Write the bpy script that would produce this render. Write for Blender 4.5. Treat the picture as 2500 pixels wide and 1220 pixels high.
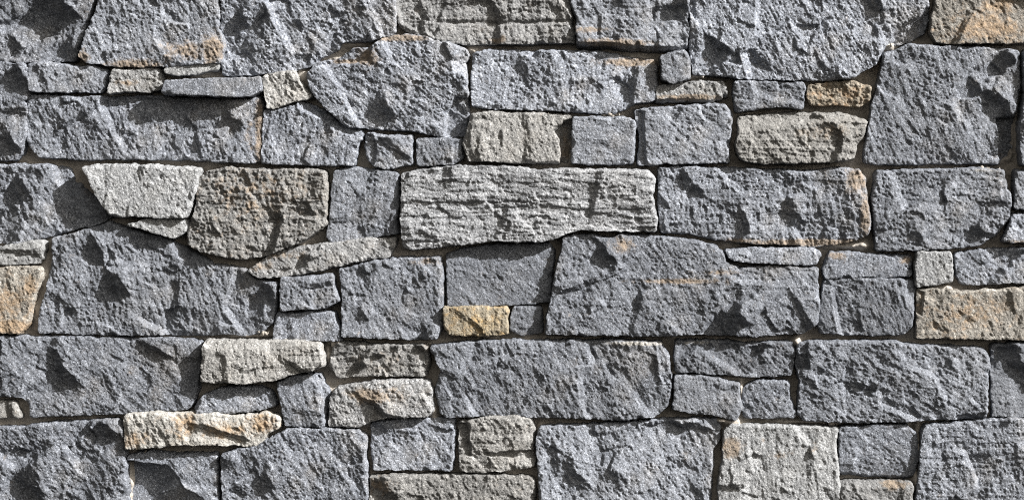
import bpy, math, random
import numpy as np

scene = bpy.context.scene
for o in list(bpy.data.objects):
    bpy.data.objects.remove(o)

# ------------------------------------------------------------------ camera
# The wall stands in the XZ plane and faces -Y. One photograph pixel is about 1 mm on the stone faces.
TOP = 1370.0                                   # picture row (px) of the wall's lowest course edge: z = 0
DIST = 6.0
FACE = 0.052                                   # mean height of the stone faces over the mortar
cam = bpy.data.cameras.new('camera')
cam.sensor_width = 36.0
cam.lens = 36.0 * DIST / 2.5
cam.clip_end = 200
camo = bpy.data.objects.new('camera', cam)
scene.collection.objects.link(camo)
camo.location = (1.25, -(DIST + FACE), (TOP - 610) / 1000)
camo.rotation_euler = (math.radians(90), 0, 0)
scene.camera = camo

# ------------------------------------------------------------------ light
SX, SY, SZ = 0.745, -0.36, 0.56                # towards the sun: right, out of the wall, up
n_ = math.sqrt(SX*SX + SY*SY + SZ*SZ); SX /= n_; SY /= n_; SZ /= n_
elev = math.asin(SZ); rot = math.atan2(SX, SY)
world = bpy.data.worlds.new('World'); scene.world = world; world.use_nodes = True
wn = world.node_tree.nodes; wl = world.node_tree.links
sky = wn.new('ShaderNodeTexSky'); sky.sky_type = 'NISHITA'; sky.sun_disc = False
sky.sun_elevation = elev; sky.sun_rotation = rot
sky.air_density = 1.0; sky.dust_density = 4.0; sky.ozone_density = 1.0
hs = wn.new('ShaderNodeHueSaturation'); hs.inputs['Saturation'].default_value = 0.04
wl.new(sky.outputs[0], hs.inputs['Color'])
bgn = wn['Background']; bgn.inputs[1].default_value = 0.058
sky_tint = wn.new('ShaderNodeMix'); sky_tint.data_type = 'RGBA'; sky_tint.blend_type = 'MULTIPLY'; sky_tint.inputs[0].default_value = 1
sky_tint.inputs[7].default_value = (1.06, 1.0, 0.90, 1)          # warm tint added to the sky light to warm the shade
wl.new(hs.outputs[0], sky_tint.inputs[6]); wl.new(sky_tint.outputs[2], bgn.inputs[0])
sun = bpy.data.lights.new('sun', 'SUN'); sun.energy = 5.0; sun.angle = math.radians(0.5)
sun.color = (1.0, 0.985, 0.965)
suno = bpy.data.objects.new('sun', sun); scene.collection.objects.link(suno)
import mathutils
suno.rotation_euler = mathutils.Vector((SX, SY, SZ)).to_track_quat('Z', 'Y').to_euler()
suno.location = (4, -4, 4)
vs = scene.view_settings
scene.cycles.use_denoising = False; scene.cycles.filter_width = 1.1; scene.cycles.use_adaptive_sampling = False
vs.view_transform = 'Standard'; vs.look = 'None'; vs.exposure = 1.16; vs.gamma = 1; vs.use_curve_mapping = False

# ------------------------------------------------------------------ noise
_rs = np.random.RandomState(7)
PERM = _rs.permutation(4096).astype(np.int64)
ANG = _rs.rand(4096) * 2 * np.pi
GX = np.cos(ANG).astype(np.float32); GY = np.sin(ANG).astype(np.float32)
def _h(ix, iy, seed):
    return PERM[(PERM[(ix + seed * 131) & 4095] + iy) & 4095]
def perlin(x, y, seed=0):
    """gradient noise, about -1..1, on a lattice turned by its seed"""
    w = .6 + seed*1.37; cw, sw = math.cos(w), math.sin(w); x, y = x*cw - y*sw + seed*3.1, x*sw + y*cw + seed*1.7
    fx = np.floor(x); fy = np.floor(y)
    ix = fx.astype(np.int64); iy = fy.astype(np.int64)
    dx = (x - fx).astype(np.float32); dy = (y - fy).astype(np.float32)
    u = dx*dx*dx*(dx*(dx*6-15)+10); v = dy*dy*dy*(dy*(dy*6-15)+10)
    def g(ax, ay, px, py):
        k = _h(ax, ay, seed); return GX[k]*px + GY[k]*py
    a = g(ix, iy, dx, dy); b = g(ix+1, iy, dx-1, dy)
    c = g(ix, iy+1, dx, dy-1); d = g(ix+1, iy+1, dx-1, dy-1)
    return ((a + u*(b-a)) + v*((c + u*(d-c)) - (a + u*(b-a)))) * 1.5
def rnd(ix, iy, seed):
    return _h(ix, iy, seed) / 4096.0
def facets(x, y, cell, seed, slope=0.14, off=5.0):
    """split-face chips: every cell is a plane of its own tilt and height"""
    gx = x / cell; gy = y / cell
    cx = np.floor(gx).astype(np.int64); cy = np.floor(gy).astype(np.int64)
    best = np.full(x.shape, 1e9); sec = np.full(x.shape, 1e9)
    zb = np.zeros(x.shape); zs = np.zeros(x.shape)
    for i in (-1, 0, 1):
        for j in (-1, 0, 1):
            kx = cx + i; ky = cy + j
            px = kx + rnd(kx, ky, seed); py = ky + rnd(kx, ky, seed+1)
            d = np.hypot(gx - px, gy - py)
            z = off*(rnd(kx, ky, seed+2)-.5)*2 + cell*slope*2*((rnd(kx, ky, seed+3)-.5)*(gx-px) + (rnd(kx, ky, seed+4)-.5)*(gy-py))
            m = d < best
            zs = np.where(m, zb, np.where(d < sec, z, zs)); sec = np.where(m, best, np.minimum(sec, d))
            zb = np.where(m, z, zb); best = np.where(m, d, best)
    w = np.clip((sec - best) / 0.10, 0, 1); w = 0.5 + 0.5*w*w*(3-2*w)
    return zb*w + zs*(1-w)
def sstep(a, b, x):
    t = np.clip((x-a)/(b-a), 0, 1); return t*t*(3-2*t)

# ------------------------------------------------------------------ materials
def nodes_of(m):
    m.use_nodes = True
    return m.node_tree.nodes, m.node_tree.links
def mixc(N, L, fac, a, b, mode='MIX'):
    n = N.new('ShaderNodeMix'); n.data_type = 'RGBA'; n.blend_type = mode
    def put(s, v):
        if isinstance(v, (tuple, list)): s.default_value = (*v, 1)
        elif isinstance(v, (int, float)): s.default_value = v
        else: L.new(v, s)
    put(n.inputs[0], fac); put(n.inputs[6], a); put(n.inputs[7], b)
    return n.outputs[2]
def ramp(N, L, src, lo, hi, a=0.0, b=1.0):
    n = N.new('ShaderNodeMapRange'); n.interpolation_type = 'SMOOTHSTEP'
    L.new(src, n.inputs[0])
    for k, v in zip((1, 2, 3, 4), (lo, hi, a, b)): n.inputs[k].default_value = v
    return n.outputs[0]
def noise(N, L, vec, scale, detail=4, rough=0.6, dist=0.0):
    n = N.new('ShaderNodeTexNoise'); L.new(vec, n.inputs['Vector'])
    n.inputs['Scale'].default_value = scale; n.inputs['Detail'].default_value = detail
    n.inputs['Roughness'].default_value = rough; n.inputs['Distortion'].default_value = dist
    return n.outputs[0]
def stone_material(name, dark, mid, light, stain=(0.23, 0.17, 0.112), band=0.0, warm=(0.25, 0.22, 0.18), warm_amt=0.4, natural_stain=0.27, grain=1.0):
    m = bpy.data.materials.new(name); N, L = nodes_of(m)
    b = N['Principled BSDF']
    tc = N.new('ShaderNodeTexCoord'); vec = tc.outputs['Object']
    # mineral grain, small and medium
    f = noise(N, L, vec, 300, 4, 0.72); g = noise(N, L, vec, 38, 5, 0.62, 0.4); big = noise(N, L, vec, 7, 3, 0.6, 0.5)
    c = mixc(N, L, ramp(N, L, f, 0.32, 0.62), dark, mid)
    ms = N.new('ShaderNodeMapping'); ms.vector_type = 'TEXTURE'; L.new(vec, ms.inputs[0])
    ms.inputs['Rotation'].default_value = (0, math.radians(57), 0); ms.inputs['Scale'].default_value = (4, 1, 1)
    sk = noise(N, L, ms.outputs[0], 110, 4, 0.65, 0.3)
    c = mixc(N, L, ramp(N, L, sk, 0.52, 0.68, 0, 0.35), c, light)
    c = mixc(N, L, ramp(N, L, sk, 0.46, 0.34, 0, 0.4), c, dark)
    c = mixc(N, L, ramp(N, L, g, 0.46, 0.72, 0, 0.55), c, light)
    c = mixc(N, L, ramp(N, L, big, 0.48, 0.72, 0, warm_amt), c, warm)
    if band:
        mp = N.new('ShaderNodeMapping'); L.new(vec, mp.inputs[0]); mp.inputs['Scale'].default_value = (0.16, 1, 1.7); mp.inputs['Rotation'].default_value = (0, 0.05, 0)
        bn = noise(N, L, mp.outputs[0], 60, 4, 0.6, 0.3)
        c = mixc(N, L, ramp(N, L, bn, 0.5, 0.64, 0, band), c, light)
        c = mixc(N, L, ramp(N, L, bn, 0.46, 0.34, 0, band), c, dark)
    # pale feldspar grains and dark mica flakes
    v = N.new('ShaderNodeTexVoronoi'); L.new(vec, v.inputs['Vector']); v.inputs['Scale'].default_value = 340
    sep = N.new('ShaderNodeSeparateColor'); L.new(v.outputs['Color'], sep.inputs[0])
    c = mixc(N, L, ramp(N, L, sep.outputs[0], 0.72, 0.9, 0, 0.38*grain), c, tuple(min(0.8, x*1.7+0.08) for x in light))
    c = mixc(N, L, ramp(N, L, sep.outputs[1], 0.66, 0.84, 0, 0.6*grain), c, tuple(x*0.45 for x in dark))
    oi = N.new('ShaderNodeObjectInfo')
    bc = N.new('ShaderNodeHueSaturation'); L.new(c, bc.inputs['Color']); L.new(ramp(N, L, oi.outputs['Random'], 0, 1, .74, 1.22), bc.inputs['Value'])
    c = mixc(N, L, ramp(N, L, noise(N, L, oi.outputs['Random'], 57, 0), .35, .75, 0, .35), bc.outputs[0], tuple(mid[i]*(1.02, .99, .93)[i] for i in range(3)))
    mot = noise(N, L, vec, 16, 5, 0.7, 0.9)
    c = mixc(N, L, ramp(N, L, mot, 0.54, 0.72, 0, 0.4), c, light)
    c = mixc(N, L, ramp(N, L, mot, 0.46, 0.30, 0, 0.4), c, dark)
    # iron stains where the stone has them
    st = N.new('ShaderNodeAttribute'); st.attribute_name = 'stain'
    sn = noise(N, L, vec, 55, 5, 0.7, 0.6)
    ad = N.new('ShaderNodeMath'); ad.operation = 'ADD'; L.new(st.outputs['Fac'], ad.inputs[0]); L.new(sn, ad.inputs[1])
    if natural_stain:
        n2 = N.new('ShaderNodeMath'); n2.operation = 'ADD'; L.new(ad.outputs[0], n2.inputs[0])
        n3 = N.new('ShaderNodeMath'); n3.operation = 'MULTIPLY'; L.new(noise(N, L, vec, 14, 4, 0.65, 0.8), n3.inputs[0]); n3.inputs[1].default_value = natural_stain
        L.new(n3.outputs[0], n2.inputs[1]); ad = n2
    amt = ramp(N, L, ad.outputs[0], 0.72, 1.05, 0, 0.75)
    stc = mixc(N, L, ramp(N, L, noise(N, L, vec, 90, 4, 0.7), 0.35, 0.65), tuple(x*0.6 for x in stain), tuple(min(0.8, x*1.35) for x in stain))
    c = mixc(N, L, amt, c, stc)
    # dried mortar dust and smears
    du = N.new('ShaderNodeAttribute'); du.attribute_name = 'dust'
    ad2 = N.new('ShaderNodeMath'); ad2.operation = 'ADD'; L.new(du.outputs['Fac'], ad2.inputs[0]); L.new(noise(N, L, vec, 70, 5, 0.7), ad2.inputs[1])
    c = mixc(N, L, ramp(N, L, ad2.outputs[0], 0.85, 1.25, 0, 0.8), c, (0.50, 0.47, 0.42))
    L.new(c, b.inputs['Base Color'])
    b.inputs['Specular IOR Level'].default_value = 0.5
    L.new(ramp(N, L, f, 0.3, 0.7, 0.45, 0.9), b.inputs['Roughness'])
    bp = N.new('ShaderNodeBump'); bp.inputs['Strength'].default_value = 0.9; bp.inputs['Distance'].default_value = 0.0042
    L.new(noise(N, L, vec, 260, 3, 0.75), bp.inputs['Height'])
    L.new(bp.outputs[0], b.inputs['Normal'])
    return m
MATS = {
 'g':  stone_material('blue_grey_gneiss', (0.079,0.086,0.102), (0.182,0.198,0.232), (0.335,0.356,0.40)),
 'd':  stone_material('dark_grey_gneiss', (0.068,0.075,0.090), (0.138,0.150,0.176), (0.245,0.262,0.297), warm_amt=0.1),
 'l':  stone_material('pale_grey_stone', (0.14,0.144,0.15), (0.23,0.236,0.243), (0.36,0.365,0.37), warm=(0.27,0.262,0.235), warm_amt=0.25, natural_stain=0.15),
 'b':  stone_material('beige_grey_stone', (0.14,0.137,0.132), (0.232,0.229,0.222), (0.365,0.36,0.348), warm=(0.28,0.245,0.20), warm_amt=0.25),
 'w':  stone_material('warm_grey_stone', (0.108,0.109,0.112), (0.195,0.198,0.203), (0.33,0.332,0.335), warm=(0.24,0.215,0.18), warm_amt=0.4),
 's':  stone_material('banded_grey_gneiss', (0.115,0.119,0.127), (0.22,0.227,0.24), (0.39,0.396,0.408), band=0.4, warm_amt=0.12, natural_stain=0.1),
 'r':  stone_material('rust_flecked_stone', (0.075,0.075,0.074), (0.145,0.145,0.145), (0.26,0.255,0.245), stain=(0.24,0.17,0.105), band=0.3, warm_amt=0.4, natural_stain=0.36),
 't':  stone_material('tan_granite', (0.13,0.12,0.105), (0.225,0.21,0.186), (0.35,0.335,0.305), stain=(0.30,0.205,0.12), warm=(0.27,0.21,0.15), warm_amt=0.5, natural_stain=0.40),
 'y':  stone_material('golden_stone', (0.16,0.135,0.095), (0.29,0.25,0.18), (0.42,0.385,0.32), stain=(0.38,0.24,0.09), warm=(0.40,0.30,0.15), warm_amt=0.6, natural_stain=0.56),
 'o':  stone_material('ochre_stone', (0.09,0.078,0.06), (0.19,0.16,0.12), (0.36,0.325,0.27), stain=(0.28,0.15,0.055), warm=(0.22,0.15,0.085), warm_amt=0.6, natural_stain=0.5),
 'q':  stone_material('white_quartz', (0.33,0.315,0.285), (0.50,0.49,0.465), (0.66,0.655,0.635), stain=(0.29,0.185,0.09), warm=(0.45,0.38,0.27), warm_amt=0.4, natural_stain=0.38, grain=0.4),
}
def mortar_material():
    m = bpy.data.materials.new('sandy_mortar'); N, L = nodes_of(m); b = N['Principled BSDF']
    vec = N.new('ShaderNodeTexCoord').outputs['Object']
    c = mixc(N, L, ramp(N, L, noise(N, L, vec, 9, 5, 0.65), 0.35, 0.7), (0.27, 0.24, 0.205), (0.38, 0.35, 0.315))
    c = mixc(N, L, ramp(N, L, noise(N, L, vec, 300, 3, 0.7), 0.35, 0.7, 0, 0.6), c, (0.44, 0.41, 0.37))
    c = mixc(N, L, ramp(N, L, noise(N, L, vec, 520, 2, 0.6), 0.62, 0.7, 0, 0.6), c, (0.09, 0.08, 0.065))
    L.new(c, b.inputs['Base Color']); b.inputs['Roughness'].default_value = 0.95; b.inputs['Specular IOR Level'].default_value = 0.2
    bp = N.new('ShaderNodeBump'); bp.inputs['Strength'].default_value = 0.7; bp.inputs['Distance'].default_value = 0.001
    L.new(noise(N, L, vec, 420, 4, 0.7), bp.inputs['Height']); L.new(bp.outputs[0], b.inputs['Normal'])
    return m
MORTAR = mortar_material()

# ------------------------------------------------------------------ the stones
# Each: outline (mm, x to the right, y downwards from the top of the picture), material, face height z over the mortar, and options:
#  rough  relief multiplier; tilt (per x, per y); lay  bedding-step amplitude; er  edge rounding; tp  taper of the sides
#  sh  [(x, y, length, width)] chipped steps that leave a lee side; bp [(x, y, rx, ry, dz)] soft bumps/hollows
#  fc  [(polygon, dz0, dx, dy, soft)] broken facets; st [(x, y, rx, ry, amount)] stain; du the same for mortar dust
S = []
def stone(pts, mat='g', z=46, label=None, **k):
    v = [float(t) for t in pts.replace(',', ' ').split()]
    S.append((np.array(v).reshape(-1, 2), mat, float(z), label, k))
# --- top course
stone('-170,-150 240,-150 226,0 211,50 197,92 180,146 113,148 81,152 0,148 -170,146','g',42, sh=[(118,36,130,95),(22,118,60,50),(158,120,50,40)], rough=.8)
stone('248,-140 530,-140 528,0 536,18 530,70 543,92 544,112 538,150 522,153 440,160 335,163 264,160 211,151 194,138 208,92 226,46 243,0','g',55, st=[(455,125,70,26,.36),(330,158,70,12,.45),(520,120,26,36,.55),(200,140,20,16,.4)], sh=[(265,132,34,30)])
stone('546,-160 962,-160 961,0 963,55 961,74 950,86 910,97 832,101 824,117 780,141 766,158 723,169 670,176 600,181 560,184 545,182 543,148 546,106 540,70 541,21','g',52, rough=1.15, sh=[(640,40,50,40),(720,70,44,40),(600,130,44,44),(800,30,40,34),(580,60,50,34)])
stone('968,-150 1382,-150 1387,0 1394,46 1391,60 1401,85 1403,102 1259,106 1150,107 1079,104 1065,95 1030,83 998,76 977,63 969,35 967,0','w',48, lay=2.5, fc=[('970,-20 1100,-20 1070,50 1400,52 1400,58 1075,60 1060,84 980,60',-7,0,0,10)], st=[(1220,98,20,8,.5)], sh=[(1020,30,44,50)], du=[(1180,82,120,16,.25)])
stone('1398,-150 1680,-150 1680,0 1676,50 1682,70 1675,108 1661,111 1552,109 1482,101 1414,102 1408,63 1411,42 1396,0','g',57, tp=20, lay=2, st=[(1500,106,90,9,.5),(1440,74,50,8,.4)], sh=[(1655,22,60,50),(1418,30,40,40)], tb=1)
stone('1688,-150 2252,-150 2256,-20 2265,15 2269,40 2262,76 2225,98 2195,108 2162,112 2150,130 2141,150 2083,188 2037,194 1946,194 1840,192 1799,190 1750,183 1695,181 1689,155 1687,106 1685,46','g',54, rough=1.3, fc=[('2160,130 2190,80 2240,50 2280,10 2290,90 2240,130',-24,0,0,22)], ang=62)
stone('2290,-150 2670,-150 2670,100 2500,103 2333,106 2286,103 2273,81 2278,35 2286,0','t',60, rough=.7, st=[(2420,70,80,34,.35),(2440,15,40,20,.3)], label='tan and orange granite stone at the top right corner')
# --- second course
stone('-170,156 0,155 56,159 69,173 69,229 53,250 65,261 64,307 60,338 49,374 35,388 0,390 -170,390','g',46, sh=[(40,195,60,60),(12,350,60,70),(20,290,30,30)])
stone('72,159 116,155 159,160 194,168 218,163 259,173 255,211 247,224 141,224 76,222 70,197','g',56, rough=.8)
stone('275,173 338,173 363,166 391,173 396,208 388,218 366,226 314,222 264,226 268,201','w',54, st=[(310,203,26,8,.4)])
stone('403,169 440,160 500,157 522,153 532,162 529,171 504,173 469,183 423,181 403,177','l',56, rough=.6, er=5)
stone('409,201 458,197 637,192 639,222 620,233 599,236 529,234 402,229 401,224','g',76, rough=.25, er=3, tp=3)
stone('70,237 106,233 176,240 352,237 529,242 599,246 629,236 640,261 638,317 634,388 620,396 529,393 458,388 317,387 211,387 97,382 72,359 63,338 65,282','g',46, rough=1.05, st=[(634,320,12,80,.55),(610,330,12,50,.25)], sh=[(280,320,44,30),(420,310,40,50),(560,300,50,60),(480,360,40,34),(90,340,30,34),(350,290,40,30)])
stone('642,189 670,180 716,176 732,204 760,234 748,241 699,252 670,264 654,264 648,226','b',54, sh=[(690,215,24,30)], du=[(735,205,12,30,.5)])
stone('646,271 692,266 737,252 769,263 797,278 826,303 878,319 884,330 869,359 863,402 794,402 688,398 640,396 641,335','g',50, rough=1.05, fc=[('735,245 775,262 830,300 890,318 890,336 868,332 815,316 770,282 730,262',-9,0,0,9)])
stone('752,182 769,160 797,152 826,146 861,123 903,119 938,96 988,86 1037,93 1093,109 1134,123 1143,139 1132,155 1136,194 1139,247 1142,282 1138,328 1093,335 1023,321 952,314 854,310 838,301 797,266 776,240 754,206','g',54, rough=1.2, fc=[('780,160 862,118 905,116 896,150 840,156 800,168',-12,0,0,8),('1085,335 1092,275 1112,235 1150,240 1150,340',-16,0,0,8)], st=[(975,93,70,8,.6),(895,140,26,20,.55),(850,150,40,6,.6)], sh=[(930,280,60,70)])
stone('1157,131 1200,123 1270,127 1376,127 1461,129 1517,139 1596,151 1602,169 1601,243 1545,252 1530,262 1496,276 1447,273 1341,268 1200,264 1154,257 1151,197','g',50, st=[(1540,152,60,9,.65)], sh=[(1180,165,40,50),(1300,150,34,40),(1440,210,44,50),(1530,205,44,40)], rough=.9)
stone('1613,141 1669,126 1676,137 1680,190 1642,203 1618,197','g',70, rough=.6)
stone('1605,215 1655,204 1711,199 1766,201 1773,226 1725,243 1669,237 1604,241','w',54, tp=16, tb=1, st=[(1690,238,70,7,.6)], rough=.8)
stone('1795,201 1840,200 1910,203 1960,203 1965,215 1958,265 1921,259 1875,261 1840,266 1796,270 1793,230','g',50, rough=.8)
stone('1976,211 1992,208 2030,203 2083,200 2101,211 2124,213 2124,243 2101,258 2051,255 1981,254 1972,233','o',52, rough=1.3, sh=[(2055,225,24,30),(1995,220,20,26)], label='small ochre and rust stone with a pitted face')
stone('1804,287 1840,284 1932,278 2066,280 2115,298 2101,335 2088,352 2080,388 2016,395 1928,397 1840,397 1807,388 1799,352 1806,317','b',64, tilt=(0,0), lay=3, fc=[('1790,270 2120,270 2120,300 2060,292 1960,300 1870,312 1790,330',-14,0,.5,6)], sh=[(2010,350,44,80)], st=[(2020,320,60,20,.25)])
stone('2157,134 2224,111 2298,116 2421,120 2484,130 2488,169 2490,218 2479,254 2476,300 2473,384 2439,398 2298,396 2192,400 2112,396 2119,335 2133,247 2150,190','g',50, rough=.95, fc=[('2436,290 2490,280 2490,400 2446,400',-24,0,0,7)], sh=[(2440,150,80,40),(2440,265,50,80)], st=[(2450,380,20,12,.2)])
stone('2498,128 2670,125 2670,398 2493,400 2489,310 2501,230','g',66)
stone('1153,279 1200,277 1316,278 1390,283 1393,320 1390,396 1369,398 1200,393 1146,391 1132,352 1144,307','b',52, rough=.9, fc=[('1353,316 1375,298 1396,290 1400,400 1366,402 1366,338',-26,0,0,6)], st=[(1382,360,14,40,.35)], sh=[(1235,305,30,30)])
stone('1401,289 1517,289 1547,298 1547,335 1542,398 1447,400 1398,398 1398,317','g',58, rough=.55, er=4)
stone('1549,272 1612,266 1729,257 1767,259 1785,278 1778,352 1776,396 1658,398 1558,401 1564,335','g',56, rough=.65, er=5, fc=[('1545,265 1572,275 1575,405 1550,405',-9,0,0,6)])
stone('896,329 935,333 1005,333 1003,366 1005,400 938,411 914,402 900,391 892,352','g',50, fc=[('885,325 912,330 918,360 912,405 885,405',-7,0,0,5)], rough=.7)
stone('1020,340 1086,340 1127,344 1123,388 1107,398 1055,403 1021,402 1019,374','g',52, rough=.7, fc=[('1110,400 1105,350 1130,340 1130,402',-8,0,0,4)])
# --- third course
stone('-170,404 0,403 111,407 162,412 172,431 199,460 238,490 266,528 240,545 148,567 66,589 33,595 0,591 -170,592','g',40, rough=1.0, tilt=(-.02,0), sh=[(40,470,60,60),(150,510,36,44),(65,420,40,34),(25,520,40,34)])
stone('206,410 236,405 369,407 488,416 480,445 461,515 454,531 369,529 273,526 255,504 229,453','l',70, rough=.6, label='pale grey trapezoid stone, wider at its top')
stone('489,434 509,423 553,411 600,416 660,418 748,416 792,423 796,482 793,549 748,582 696,604 637,626 600,630 561,628 480,608 459,593 459,556 476,527 483,464','r',60, rough=1.2, lay=3, label='rough grey stone flecked with rust', sh=[(740,520,60,60)], st=[(600,470,120,70,.15)])
stone('818,416 866,412 925,418 967,424 972,482 963,538 972,567 906,578 804,590 798,574 808,519 811,464','g',46, rough=.8, sh=[(820,560,30,50)])
stone('982,427 1024,416 1116,408 1200,408 1274,412 1311,420 1384,416 1580,418 1595,438 1589,482 1600,538 1598,563 1514,563 1421,560 1384,567 1362,578 1322,589 1237,587 1200,586 1153,593 1002,607 984,600 980,538','s',62, rough=.95, lay=4.2, ang=4, label='long banded pale grey stone with split horizontal layers')
stone('1611,412 1654,408 1753,412 1840,416 1988,421 2047,412 2095,418 2110,438 2113,493 2124,549 2113,574 2069,591 1988,600 1914,595 1840,593 1753,584 1680,567 1617,565 1609,501','g',52, rough=1.05, sh=[(1680,455,50,80),(1925,530,56,80)], st=[(2090,440,22,26,.6),(2112,530,12,50,.5),(1990,592,160,8,.6),(1800,588,60,6,.4)], lay=2.5)
stone('2141,423 2209,418 2301,417 2393,414 2448,420 2454,445 2465,493 2462,530 2430,574 2393,597 2320,604 2227,609 2143,611 2136,556 2132,482','g',54, rough=.85, sh=[(2450,450,30,44),(2280,460,30,60),(2340,470,34,60),(2230,580,40,40),(2380,570,50,40)], du=[(2400,416,60,7,.5)])
stone('2479,418 2670,414 2670,512 2500,510 2477,508','g',58)
stone('2472,526 2500,524 2670,524 2670,594 2500,591 2451,587','g',56, st=[(2490,590,40,5,.4)])
stone('-170,600 0,607 74,591 105,589 105,630 89,641 0,646 -170,646','l',54, rough=.7)
stone('314,550 354,538 406,534 457,538 452,567 428,580 391,571 350,558','l',62, rough=.7)
stone('607,661 655,627 685,612 784,598 906,583 966,582 962,597 946,626 895,632 807,652 729,669 648,676 622,672','w',50, rough=.8, st=[(690,622,60,10,.35),(640,650,40,14,.3)], sh=[(810,615,24,40),(740,640,50,24)])
# --- fourth course
stone('-170,652 0,652 66,651 99,656 97,678 75,740 66,792 48,811 0,811 -170,811','t',54, rough=.7, st=[(30,797,40,14,.7),(75,700,14,16,.5),(20,740,60,40,.25)], label='tan stone with an orange chipped lower corner at the left edge')
stone('129,583 184,571 266,546 302,558 332,567 387,579 457,612 498,634 516,648 598,660 622,685 673,693 672,744 661,788 637,811 600,817 553,815 369,816 184,814 93,810 97,759 111,715 129,630','g',44, rough=1.1, sh=[(235,618,70,90),(278,700,60,70),(645,725,54,44)], du=[(560,655,40,8,.3)])
stone('687,681 810,674 814,704 827,733 792,750 729,753 686,755 685,715','g',56, sh=[(722,730,34,50),(740,690,24,24)], rough=.9)
stone('677,768 777,763 812,764 828,803 829,829 748,829 667,828 672,796','g',50, rough=.45, mat_band=1)
stone('830,659 917,641 962,632 1072,630 1078,685 1080,748 1076,796 1065,826 1006,827 895,822 837,820 836,722','g',52, rough=.8, sh=[(905,660,40,34),(920,700,30,30),(1045,690,44,110),(880,770,44,50),(1022,800,36,60),(860,740,40,100)], st=[(1050,640,40,8,.3)])
stone('1092,622 1135,606 1200,600 1336,596 1350,615 1344,685 1342,735 1237,744 1095,747 1092,685','d',42, rough=.5)
stone('1083,753 1236,751 1237,814 1190,818 1098,816 1087,796','y',54, rough=.7, er=4, label='small golden yellow stone below a dark grey slab')
stone('1255,750 1318,750 1322,811 1274,816 1247,803 1248,770','d',42, rough=.5)
stone('1377,579 1443,575 1488,585 1514,575 1643,582 1691,591 1746,602 1764,622 1768,640 1805,656 1827,654 1914,652 1995,655 1991,685 2000,722 1991,788 1962,811 1840,819 1716,814 1569,818 1421,816 1334,813 1340,759 1359,663 1373,611','g',58, rough=.85, sh=[(1475,630,48,60),(1770,795,110,60)], st=[(1650,686,90,6,.5),(1520,600,30,20,.35),(1760,665,50,6,.35)], lay=1.5)
stone('1771,611 1860,608 1988,608 2000,619 1988,645 1914,643 1840,640 1783,632','g',60, rough=.6)
stone('2028,617 2128,622 2226,627 2223,673 2098,675 2017,679 2009,659','d',50, rough=.5, st=[(2045,624,30,10,.35),(2210,635,16,8,.35)])
stone('2013,686 2117,681 2227,686 2233,704 2224,796 2209,813 2135,816 2007,812 1998,788 2006,740','d',48, rough=.85)
stone('2240,616 2319,618 2322,685 2283,694 2238,700 2235,648','l',58, rough=.4)
stone('2336,621 2415,611 2500,608 2670,606 2670,690 2500,688 2430,692 2349,692 2338,667','g',48, sh=[(2470,620,70,40)], rough=.8)
stone('2239,711 2283,705 2356,715 2449,708 2500,702 2670,702 2670,822 2500,827 2239,823 2239,759','t',54, rough=.65, label='broad tan stone with orange stains at the right edge', fc=[('2230,700 2255,712 2252,770 2230,760',-10,0,0,5)], st=[(2350,760,90,40,.2)], du=[(2420,708,70,7,.6)])
# --- fifth course
stone('-170,824 0,824 310,828 461,831 488,838 485,903 479,955 461,996 344,1006 172,1012 73,1017 72,993 55,969 0,966 -170,965','g',44, rough=.9, er=3, sh=[(140,905,60,130)])
stone('-90,982 0,980 28,982 38,1003 46,1018 0,1019 -90,1020','b',38, rough=.5)
stone('504,832 572,834 600,835 717,832 781,841 789,893 772,899 703,914 669,927 600,932 568,931 493,930 497,859','b',70, rough=.8, lay=2, sh=[(632,892,24,44),(660,850,24,40),(560,840,20,24)], label='pale beige rough stone casting a shadow on its left neighbour', fc=[('495,825 790,825 790,838 720,845 505,852',-6,0,.2,4)])
stone('476,993 499,965 537,949 600,946 634,949 661,958 671,989 634,1000 600,1003 568,1006 483,1005','g',52, rough=1)
stone('677,934 714,919 779,916 802,965 793,1007 791,1040 697,1037 690,993','g',54, rough=.6, fc=[('775,910 810,950 800,1045 788,1045 788,960',-10,0,0,4)])
stone('811,852 824,836 882,837 903,845 965,845 1038,844 1044,862 1046,890 1036,916 910,915 825,919 808,893','r',46, rough=1, lay=3.5, sh=[(980,880,24,30),(870,895,70,24)], du=[(930,858,90,12,.2)])
stone('807,969 824,948 893,935 989,928 1044,930 1054,951 1056,1000 1044,1014 944,1018 903,1027 873,1042 804,1037 806,1007','w',54, rough=1, er=12, st=[(900,965,50,18,.5),(960,960,40,20,.3)], lay=1.5)
stone('1052,847 1116,839 1185,834 1441,834 1544,834 1612,839 1627,865 1635,903 1637,945 1627,993 1596,1015 1510,1024 1424,1019 1303,1016 1200,1011 1099,1018 1076,1007 1065,948 1079,907 1062,869','g',52, rough=.95, sh=[(1580,865,34,34),(1480,1000,34,50),(1300,1000,30,40),(1220,900,44,44),(1420,950,40,44)], fc=[('1606,830 1640,850 1640,930 1618,930 1608,880',-8,0,0,4)], du=[(1560,838,110,7,.7)])
stone('1651,833 1751,834 1813,839 1840,840 1935,836 1941,862 1930,914 1840,918 1785,914 1682,907 1652,906 1649,869','d',48, rough=1, sh=[(1900,880,40,50),(1850,850,50,30)], du=[(1700,836,70,6,.6)])
stone('1649,918 1716,918 1802,938 1804,972 1809,996 1795,1023 1737,1011 1645,999','g',54, rough=.6)
stone('1816,948 1837,935 1857,930 1923,933 1928,972 1942,1010 1936,1018 1840,1018 1821,1018 1814,993','d',46, rough=.6)
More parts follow.
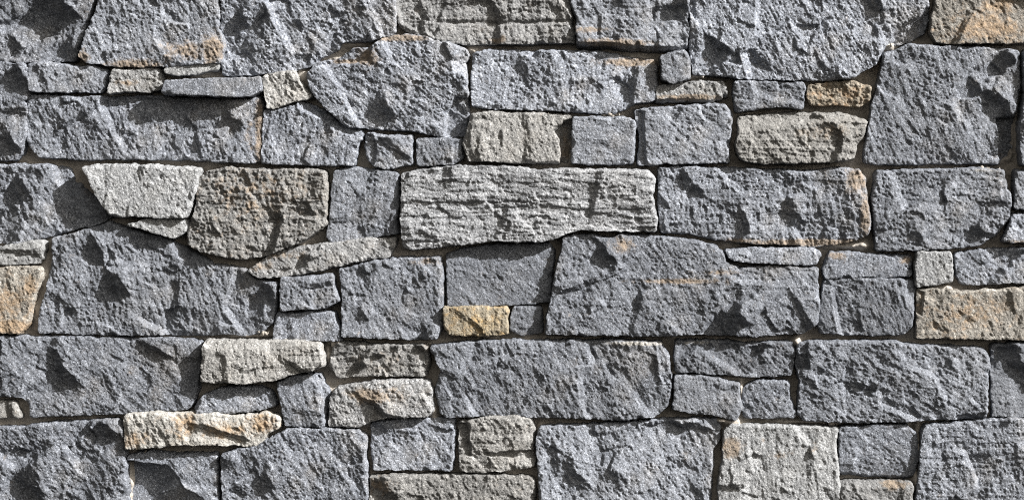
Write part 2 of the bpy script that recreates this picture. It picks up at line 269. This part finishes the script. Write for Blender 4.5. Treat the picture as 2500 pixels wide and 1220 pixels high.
stone('1949,839 1985,836 2184,836 2205,844 2339,849 2404,853 2413,876 2410,938 2406,1019 2288,1021 2184,1028 2047,1028 1966,1026 1949,1007 1955,931 1945,886','d',54, rough=1.15, fc=[('1940,830 1972,832 1972,900 1940,905',-12,0,0,5)], ang=30)
stone('2425,842 2500,841 2670,839 2670,1017 2500,1017 2426,1014 2423,903','d',42, rough=.7, sh=[(2490,900,50,130),(2460,855,60,24)])
# --- lowest course in view
stone('-170,1045 0,1046 60,1045 124,1035 207,1030 286,1028 298,1048 304,1093 303,1161 307,1189 305,1220 300,1370 -170,1370','g',44, rough=1.1, sh=[(250,1060,70,70),(60,1195,80,100)], du=[(70,1100,90,12,.25),(200,1095,20,20,.3)])
stone('307,1013 382,1009 537,1011 585,1018 633,1013 645,1009 683,1020 682,1038 652,1058 634,1083 600,1086 551,1084 448,1082 362,1090 308,1095 307,1055','q',62, rough=.9, ang=75, st=[(450,1035,30,30,.35),(640,1035,30,20,.4),(330,1070,30,20,.3),(560,1050,60,20,.25)], label='white quartz stone blotched with rust')
stone('312,1115 365,1104 430,1112 524,1110 527,1144 529,1220 529,1370 308,1370 308,1220 315,1180','g',46, rough=.5, tilt=(0,0), fc=[('290,1120 345,1131 405,1134 430,1160 450,1190 520,1228 530,1420 290,1420',-33,.34,-.25,4)])
stone('541,1111 568,1101 630,1088 669,1069 696,1050 772,1047 873,1054 890,1069 887,1110 893,1144 893,1220 889,1370 538,1370 543,1200','g',52, rough=.95, sh=[(610,1130,44,50),(640,1180,50,50),(760,1180,30,40)])
stone('907,1035 970,1026 1041,1021 1107,1025 1109,1062 1103,1117 1101,1148 1013,1145 913,1145 907,1093','g',44, rough=.8, sh=[(1010,1050,30,30)])
stone('1121,1032 1196,1020 1292,1018 1302,1048 1296,1096 1306,1120 1302,1137 1234,1147 1168,1152 1124,1147 1122,1103','b',48, rough=.8, lay=3, fc=[('1115,1035 1142,1030 1150,1110 1118,1110',-12,0,0,5),('1180,1106 1310,1100 1310,1120 1200,1116',-10,0,0,5)], sh=[(1270,1050,40,30)])
stone('904,1164 996,1161 1200,1162 1290,1166 1302,1176 1302,1220 1300,1370 903,1370','b',50, rough=.9, sh=[(930,1200,60,80)], st=[(930,1185,30,20,.3)])
stone('1320,1044 1441,1038 1544,1032 1648,1025 1755,1025 1757,1069 1741,1093 1738,1144 1731,1196 1733,1220 1735,1370 1313,1370 1319,1220 1315,1144 1310,1075','g',46, rough=1, sh=[(1390,1160,60,110)])
stone('1772,1049 1786,1040 1840,1040 1943,1042 2046,1046 2040,1075 2042,1127 2047,1179 2050,1220 2049,1370 1758,1370 1759,1220 1755,1196 1766,1127 1767,1075','l',54, rough=.65, st=[(1785,1093,24,24,.75),(1905,1110,30,12,.35),(1985,1090,14,20,.3),(1865,1075,10,8,.3)], label='pale stone with yellow lichen-like stains near the bottom', mat_yellow=1, sh=[(2025,1080,30,50)])
stone('2052,1044 2150,1039 2215,1039 2235,1055 2243,1093 2238,1137 2228,1160 2115,1158 2051,1150 2053,1093','d',48, rough=.45, lay=1, fc=[('2045,1132 2250,1125 2250,1170 2045,1165',-6,0,-.25,6)], tb=1, tp=10)
stone('2052,1177 2221,1177 2226,1186 2221,1220 2221,1370 2053,1370','w',60, rough=.9, fc=[('2040,1165 2235,1165 2235,1186 2040,1188',-9,0,.5,4)], st=[(2180,1182,26,9,.6)], sh=[(2080,1205,40,40),(2150,1205,30,40)])
stone('2251,1056 2258,1042 2356,1032 2432,1024 2500,1027 2670,1022 2670,1370 2240,1370 2239,1213 2247,1144','g',52, rough=1.05, lay=2.5, du=[(2450,1068,60,10,.35)])

# ------------------------------------------------------------------ mesh building
STEP = 2.1
X0, Y0, X1, Y1 = -172.0, -162.0, 2672.0, 1372.0
NX = int((X1-X0)/STEP)+1; NY = int((Y1-Y0)/STEP)+1
gxs = X0 + np.arange(NX)*STEP; gys = Y0 + np.arange(NY)*STEP
JOINT = np.full((NY, NX), -60.0, dtype=np.float32)        # distance into the nearest stone (negative in the joints)
UX, UY = SX/math.hypot(SX, SZ), -SZ/math.hypot(SX, SZ)    # sunward on the wall, in picture axes (y down)

def sdf(poly, x, y):
    d = np.full(x.shape, 1e18); ins = np.zeros(x.shape, bool)
    n = len(poly)
    for i in range(n):
        ax, ay = poly[i]; bx, by = poly[(i+1) % n]
        ex, ey = bx-ax, by-ay; wx = x-ax; wy = y-ay
        t = np.clip((wx*ex + wy*ey)/(ex*ex+ey*ey+1e-9), 0, 1)
        d = np.minimum(d, (wx-ex*t)**2 + (wy-ey*t)**2)
        if ay != by:
            c = ((ay > y) != (by > y)) & (x < ex*(y-ay)/(by-ay) + ax)
            ins ^= c
    d = np.sqrt(d)
    return np.where(ins, d, -d)
def cut_corners(p, r):
    out = []; n = len(p)
    for i in range(n):
        a, b, c = p[i-1], p[i], p[(i+1) % n]
        for q in (a, c):
            v = q-b; l = np.hypot(*v); out.append(b + v/l*min(r, .3*l))
    return np.array(out)

def relief(x, y, sd, z0, k, seed):
    """height of the face over the mortar, in mm"""
    r = k.get('rough', 1.0); cx, cy = x.mean(), y.mean()
    wx = x + 9*perlin(x/45, y/45, seed+20) + 4*perlin(x/14, y/14, seed+21)
    wy = y + 9*perlin(x/45, y/45, seed+22) + 4*perlin(x/14, y/14, seed+23)
    z = np.full(x.shape, z0)
    tl = k.get('tilt', (random.uniform(-.02, .02), random.uniform(-.04, .04)))
    z += tl[0]*(x-cx) + tl[1]*(y-cy)
    lx = x + .35*(wx-x); ly = y + .35*(wy-y)
    patch = sstep(-.25, .35, perlin(x/85, y/85, seed+19))
    z += r*(4.5*perlin(x/170, y/170, seed) + facets(lx, ly, 130, seed+30, .12, 1.7) + (.25+.75*patch)*facets(lx, ly, 50, seed+40, .15, 1.0))
    z += r*(1.2*perlin(wx/46, wy/46, seed+1) - 2.0*np.abs(perlin(wx/75, wy/75, seed+26)))
    # cleavage: fine parallel ribs left by splitting, each stone its own way
    an = math.radians(k.get('ang', random.choice((48, 55, 62, 70, 80, 97, 40, 6)))); ca, sa = math.cos(an), math.sin(an)
    al = x*ca + y*sa; ac = -x*sa + y*ca; cv = k.get('cl', 1.0)
    gs = k.get('gs', random.choice((.85, .9, 1, 1, 1.2)))
    z += (.35+.65*r)*cv*(1.5*perlin(al/70, ac/15, seed+16) + .95*perlin(al/(26*gs), ac/(8*gs), seed+17) + .85*perlin(al/(13*gs), ac/(5*gs), seed+27))
    # hackly grain: crisp little ridges and pits, coarser and finer in patches
    ux = x + 3.5*perlin(x/10, y/10, seed+24); uy = y + 3.5*perlin(x/10, y/10, seed+25)
    m0 = perlin(wx/27, wy/27, seed+2); m4 = perlin(ux/17, uy/17, seed+14); m2 = perlin(ux/11, uy/11, seed+3)
    m3 = perlin(ux/(6.6*gs), uy/(6.6*gs), seed+4); m5 = perlin(x/(4.6*gs), y/(4.6*gs), seed+15)
    area = 1.25*sstep(-.30, .45, perlin(x/64, y/64, seed+5)); fine = .7 + .6*sstep(-.4, .4, perlin(x/55, y/55, seed+18))
    z += (.3+.7*r)*(area*(1.2*m0 + 1.35*(.3-np.abs(m4)) + .9*m2 + .45*facets(x, y, 14, seed+70, .3, 1.0)) + fine*gs*(.35*m2 + .8*m3 + 1.3*m5))
    lay = k.get('lay', 0)
    if lay:                                                # split bedding layers: ragged near-horizontal steps
        v = (y + 9*perlin(x/260, y/60, seed+6) + 3*perlin(x/40, y/18, seed+7))/15.0
        fl = np.floor(v); fr = v-fl
        h = rnd(fl.astype(np.int64), (np.floor(x/260 + 1.0*perlin(x/70, y/20, seed+8))).astype(np.int64), seed+9)-.5
        h2 = rnd(fl.astype(np.int64)+1, (np.floor(x/260 + 1.0*perlin(x/70, (y+17)/20, seed+8))).astype(np.int64), seed+9)-.5
        z += lay*(h + (h2-h)*sstep(.72, 1, fr)) + lay*.22*perlin(x/70, y/6, seed+10)
    for (px, py, L, W) in k.get('sh', ()):
        if L < 46 and L < .55*W + 16: continue                 # chipped steps, steep on the sunward end
        s = (wx-px)*UX + (wy-py)*UY; t = -(wx-px)*UY + (wy-py)*UX
        L *= .85; L2 = L*.5; h = .42*L*(1 if L > 40 else .55)
        cross = 1-sstep(W*.25, W*.66, np.abs(t + 6*perlin(x/30, y/30, seed+11)))
        rise = np.clip((s+L2)/L, 0, 1)**2.2
        fall = np.clip(1-(s-L2)/(L*2.2), 0, 1)**1.3
        z += cross*h*(np.where(s < L2, rise, fall) - .45*np.exp(-(s/(1.6*L))**2))
    for (px, py, rx, ry, dz) in k.get('bp', ()):
        z += dz*np.exp(-((wx-px)/rx)**2 - ((wy-py)/ry)**2)
    for (pg, dz, dx, dy, soft) in k.get('fc', ()):
        P = np.array([float(t) for t in pg.replace(',', ' ').split()]).reshape(-1, 2)
        c = P.mean(0); w = sstep(-soft*.5, soft*.5, sdf(P, .5*x+.5*wx, .5*y+.5*wy))
        z += w*(dz + dx*(x-c[0]) + dy*(y-c[1]))
    # broken arris: a narrow ragged chamfer with a few larger spalls
    lit = np.clip(k['_nx']*UX + k['_ny']*UY, 0, 1)
    er = (.14+.46*lit)*k.get('er', 7)*(.6 + .9*np.clip(perlin(x/17, y/17, seed+12)+.3, 0, 1.5)) + 26*np.clip(perlin(x/38, y/38, seed+13)-.42, 0, 1)
    er = np.maximum(er, 1.0); q = np.clip(1-sd/er, 0, 1)
    z -= .85*er*q
    return z

def to_mesh(name, co, faces, mat, attrs):
    me = bpy.data.meshes.new(name)
    n = len(co); me.vertices.add(n); me.vertices.foreach_set('co', co.astype(np.float32).ravel())
    f = faces.astype(np.int32); me.loops.add(f.size); me.loops.foreach_set('vertex_index', f.ravel())
    me.polygons.add(len(f)); me.polygons.foreach_set('loop_start', np.arange(0, f.size, 4, dtype=np.int32))
    me.polygons.foreach_set('loop_total', np.full(len(f), 4, dtype=np.int32))
    me.polygons.foreach_set('use_smooth', np.ones(len(f), dtype=bool))
    for an, av in attrs.items():
        a = me.attributes.new(an, 'FLOAT', 'POINT'); a.data.foreach_set('value', av.astype(np.float32))
    me.update(calc_edges=True); me.validate(); me.materials.append(mat)
    return me

wall = bpy.data.objects.new('stone_wall', None); scene.collection.objects.link(wall)
wall.location = (1.25, 0, 0); wall.empty_display_size = .2
wall['label'] = 'wall of rough split grey stones with recessed sandy mortar joints'
wall['category'] = 'wall'; wall['kind'] = 'thing'

def spots(lst, x, y, seed):
    a = np.zeros(x.shape)
    for (px, py, rx, ry, amt) in lst:
        a = np.maximum(a, amt*np.exp(-(((x-px)/rx)**2 + ((y-py)/ry)**2)*.8))
    return a

def build_stone(i, poly, mat, z0, label, k):
    random.seed(i*17+3); seed = (i*37) % 900
    poly = cut_corners(poly, 2.2); z0 = 52 + (z0-50)*1.25
    pad = 10
    a0 = max(0, int((poly[:, 0].min()-pad-X0)/STEP)); a1 = min(NX, int((poly[:, 0].max()+pad-X0)/STEP)+2)
    b0 = max(0, int((poly[:, 1].min()-pad-Y0)/STEP)); b1 = min(NY, int((poly[:, 1].max()+pad-Y0)/STEP)+2)
    x, y = np.meshgrid(gxs[a0:a1], gys[b0:b1])
    wx = x + 2.2*perlin(x/34, y/34, seed+50) + 1.7*perlin(x/13, y/13, seed+51) + .8*perlin(x/6, y/6, seed+54)
    wy = y + 2.2*perlin(x/34, y/34, seed+52) + 1.7*perlin(x/13, y/13, seed+53) + .8*perlin(x/6, y/6, seed+55)
    sd = sdf(poly, wx, wy) + 2.2                    # the traced line is the face edge; the stone is a little wider
    JOINT[b0:b1, a0:a1] = np.maximum(JOINT[b0:b1, a0:a1], sd)
    inn = sd > -.45*STEP
    cell = inn[:-1, :-1] & inn[1:, :-1] & inn[:-1, 1:] & inn[1:, 1:]
    # drop specks: keep cells that have at least two kept neighbours
    for _ in range(2):
        p = np.pad(cell, 1).astype(int)
        cell &= (p[:-2, 1:-1] + p[2:, 1:-1] + p[1:-1, :-2] + p[1:-1, 2:]) >= 2
    H, W = x.shape
    cnt = np.zeros((H, W), int)
    cnt[:-1, :-1] += cell; cnt[1:, :-1] += cell; cnt[:-1, 1:] += cell; cnt[1:, 1:] += cell
    used = cnt > 0; bnd = used & (cnt < 4)
    gy_, gx_ = np.gradient(sd, STEP); gl = np.hypot(gx_, gy_)+1e-6
    mv = np.where(bnd, np.clip(sd/np.maximum(gl, .5), -1.3*STEP, 1.3*STEP), 0)
    xs = x - mv*gx_/gl; ys = y - mv*gy_/gl
    sds = np.where(bnd, 0, np.maximum(sd, 0))
    k['_nx'] = -gx_/gl; k['_ny'] = -gy_/gl
    z = relief(xs, ys, sds, z0, k, seed)
    z = np.maximum(z, 9)
    idx = -np.ones((H, W), int); idx[used] = np.arange(used.sum())
    jj, ii = np.nonzero(cell)
    # quad order: outward normal towards -Y (the viewer)
    F = np.stack([idx[jj, ii], idx[jj+1, ii], idx[jj+1, ii+1], idx[jj, ii+1]], 1)
    px = xs[used]; py = ys[used]; pz = z[used]
    ox = -(gx_/gl)[used]; oy = -(gy_/gl)[used]
    # boundary edges, in face order
    E = np.concatenate([F[:, [0, 1]], F[:, [1, 2]], F[:, [2, 3]], F[:, [3, 0]]])
    key = E.min(1)*10**7 + E.max(1)
    u, inv, c = np.unique(key, return_inverse=True, return_counts=True)
    B = E[c[inv] == 1]
    bv = np.unique(B); mp = -np.ones(len(px), int); mp[bv] = np.arange(len(bv))
    K = 6; tp = k.get('tp', 9.0); n0 = len(px); nb = len(bv)
    rx = [px, px[bv]]; ry = [py, py[bv]]; rz = [pz, pz[bv]]; FF = [F]; prev = n0 + np.arange(nb)
    bx, by, bz = px[bv], py[bv], pz[bv]; vx, vy = ox[bv], oy[bv]
    tpv = 2.5 + (tp-2.5)*np.clip(.15 + vx*UX + vy*UY, 0, 1)
    if k.get('tb'): tpv = 4 + (tp-4)*np.clip(vy, 0, 1)**1.5        # undercut only below
    for q in range(1, K+1):
        t = q/K; zz = bz + (-20-bz)*t**1.15
        off = tpv*t**.5 + 1.6*perlin((bx+zz*.9)/12, (by-zz*.7)/12, seed+60)*min(1, 2*t) + 2.4*perlin((bx+zz*.5)/30, (by-zz*.6)/30, seed+61)*t
        rx.append(bx+vx*off); ry.append(by+vy*off); rz.append(zz)
        cur = n0 + q*nb + np.arange(nb)
        a, b = B[:, 0], B[:, 1]
        pa, pb = prev[mp[a]], prev[mp[b]]
        FF.append(np.stack([pb, pa, cur[mp[a]], cur[mp[b]]], 1)); prev = cur
    X = np.concatenate(rx); Y = np.concatenate(ry); Z = np.concatenate(rz)
    st = spots(k.get('st', ()), X, Y, seed); du = spots(k.get('du', ()), X, Y, seed)
    du[n0:] = np.maximum(du[n0:], .10 + .5*sstep(30, 4, Z[n0:]))    # mortar clings to the bedded sides
    cx, cy = poly.mean(0)
    co = np.stack([(X-cx)/1000, -Z/1000, (cy-Y)/1000], 1)
    me = to_mesh('stone', co, np.concatenate(FF), MATS[mat], {'stain': st, 'dust': du})
    o = bpy.data.objects.new('stone', me); scene.collection.objects.link(o)
    o.parent = wall; o.location = (cx/1000-1.25, 0, (TOP-cy)/1000)
    if label: o['label'] = label
    return len(me.polygons)

tot = 0
for i, (poly, mat, z0, label, k) in enumerate(S):
    tot += build_stone(i, poly, mat, z0, label, k)
print('stones', len(S), 'quads', tot)

# ------------------------------------------------------------------ mortar: recessed bed, only where it is not buried behind stones
x, y = np.meshgrid(gxs, gys)
J = JOINT
zm = 15.5 + 8*perlin(x/80, y/80, 700) + 3.5*perlin(x/26, y/26, 701) + 1.5*perlin(x/10, y/10, 702) + .9*perlin(x/5, y/5, 703)
zm += 1.4*perlin(x/7, y/5, 705)*sstep(-.2, .5, perlin(x/60, y/60, 706)) + 2.2*np.abs(perlin(x/34, y/16, 707))
zm += 5*sstep(-7, 2, J)*(.6+.8*perlin(x/40, y/40, 704))                                   # it creeps up at the stones
for (px, py, rx, ry, dz) in [(745,190,22,24,22),(800,250,40,26,14),(860,108,40,10,16),(2165,112,26,12,26),(480,184,60,10,14),(1440,282,40,8,20),(1500,280,30,10,18),
        (1330,284,14,8,18),(2060,600,60,10,22),(2110,595,20,20,20),(110,680,22,60,22),(90,770,20,40,16),(1640,1030,40,10,16),(1790,1030,30,14,22),(1740,925,60,8,26),
        (1945,835,14,14,34),(1985,1030,60,6,22),(2243,1090,7,50,30),(2237,1170,8,30,26),(2300,704,40,8,26),(1810,960,8,40,28),(600,820,40,6,16),(1060,990,12,50,20),(800,870,10,24,22),(1690,186,30,10,20),
        (1320,1050,10,20,20),(1640,910,30,5,24),(1760,1026,20,8,24),(640,640,60,10,10),(2280,120,20,8,-6),(1150,120,20,8,14),(650,815,30,10,18)]:
    zm += dz*np.exp(-((x-px)/rx)**2 - ((y-py)/ry)**2)
zm = np.where(J > 3, zm - (J-3)*1.2, zm)
keep = J < 14
cell = keep[:-1, :-1] & keep[1:, :-1] & keep[:-1, 1:] & keep[1:, 1:]
used = np.zeros(J.shape, bool)
used[:-1, :-1] |= cell; used[1:, :-1] |= cell; used[:-1, 1:] |= cell; used[1:, 1:] |= cell
idx = -np.ones(J.shape, int); idx[used] = np.arange(used.sum())
jj, ii = np.nonzero(cell)
F = np.stack([idx[jj, ii], idx[jj+1, ii], idx[jj+1, ii+1], idx[jj, ii+1]], 1)
co = np.stack([x[used]/1000-1.25, -zm[used]/1000, (TOP-y[used])/1000], 1)
n0 = len(co)
bx0, bx1, bz0, bz1, f0, f1 = X0/1000-1.25, X1/1000-1.25, (TOP-Y1)/1000, (TOP-Y0)/1000, 0.018, 0.30
box = np.array([[a, b, c] for a in (bx0, bx1) for b in (f0, f1) for c in (bz0, bz1)])
bf = n0 + np.array([[0,4,5,1],[2,3,7,6],[0,1,3,2],[4,6,7,5],[0,2,6,4],[1,5,7,3]])
me = to_mesh('mortar', np.concatenate([co, box]), np.concatenate([F, bf]), MORTAR, {})
mo = bpy.data.objects.new('mortar', me); scene.collection.objects.link(mo); mo.parent = wall
print('mortar quads', len(F))

# ------------------------------------------------------------------ mortar crumbs left on the ledges
rc = np.random.RandomState(5); V = []; Q = []
base = [(a, b, c) for a in (-1, 0, 1) for b in (-1, 0, 1) for c in (-1, 0, 1) if max(abs(a), abs(b), abs(c)) == 1]
bi = {p: n for n, p in enumerate(base)}
cf = []
for ax in range(3):
    for sg in (-1, 1):
        for i in (-1, 0):
            for j in (-1, 0):
                q = []
                for (di, dj) in ((0, 0), (1, 0), (1, 1), (0, 1)):
                    p = [0, 0, 0]; p[ax] = sg; p[(ax+1) % 3] = i+di; p[(ax+2) % 3] = j+dj; q.append(bi[tuple(p)])
                cf.append(q if sg > 0 else q[::-1])
bs = np.array(base, float); bs /= np.linalg.norm(bs, axis=1)[:, None]**.8
for (x0, x1, y, n, sz) in [(1300,1345,279,9,4),(1430,1520,281,12,4.5),(625,665,813,14,5),(2385,2450,412,8,4),
        (2010,2070,1029,14,5),(1690,1720,186,8,4),(350,372,1102,6,4),(815,832,838,6,5),(2160,2185,110,5,4),(1075,1092,104,4,4),(2270,2325,703,6,4)]:
    for _ in range(n):
        r = sz*(.35 + rc.rand()**2*1.1); c = np.array([rc.uniform(x0, x1), y + rc.uniform(-3, 3), rc.uniform(26, 50)])
        v = bs*r*(1 + .5*(rc.rand(26, 1)-.5))*(1 + .6*(rc.rand(3)-.5)) + c
        cf_n = len(V)*26; V.append(v); Q.append(np.array(cf) + cf_n)
V = np.concatenate(V); Q = np.concatenate(Q)
me = to_mesh('mortar_crumbs', np.stack([V[:, 0]/1000-1.25, -V[:, 2]/1000, (TOP-V[:, 1])/1000], 1), Q, MORTAR, {})
cr = bpy.data.objects.new('mortar_crumbs', me); scene.collection.objects.link(cr); cr.parent = wall; cr['kind'] = 'stuff'
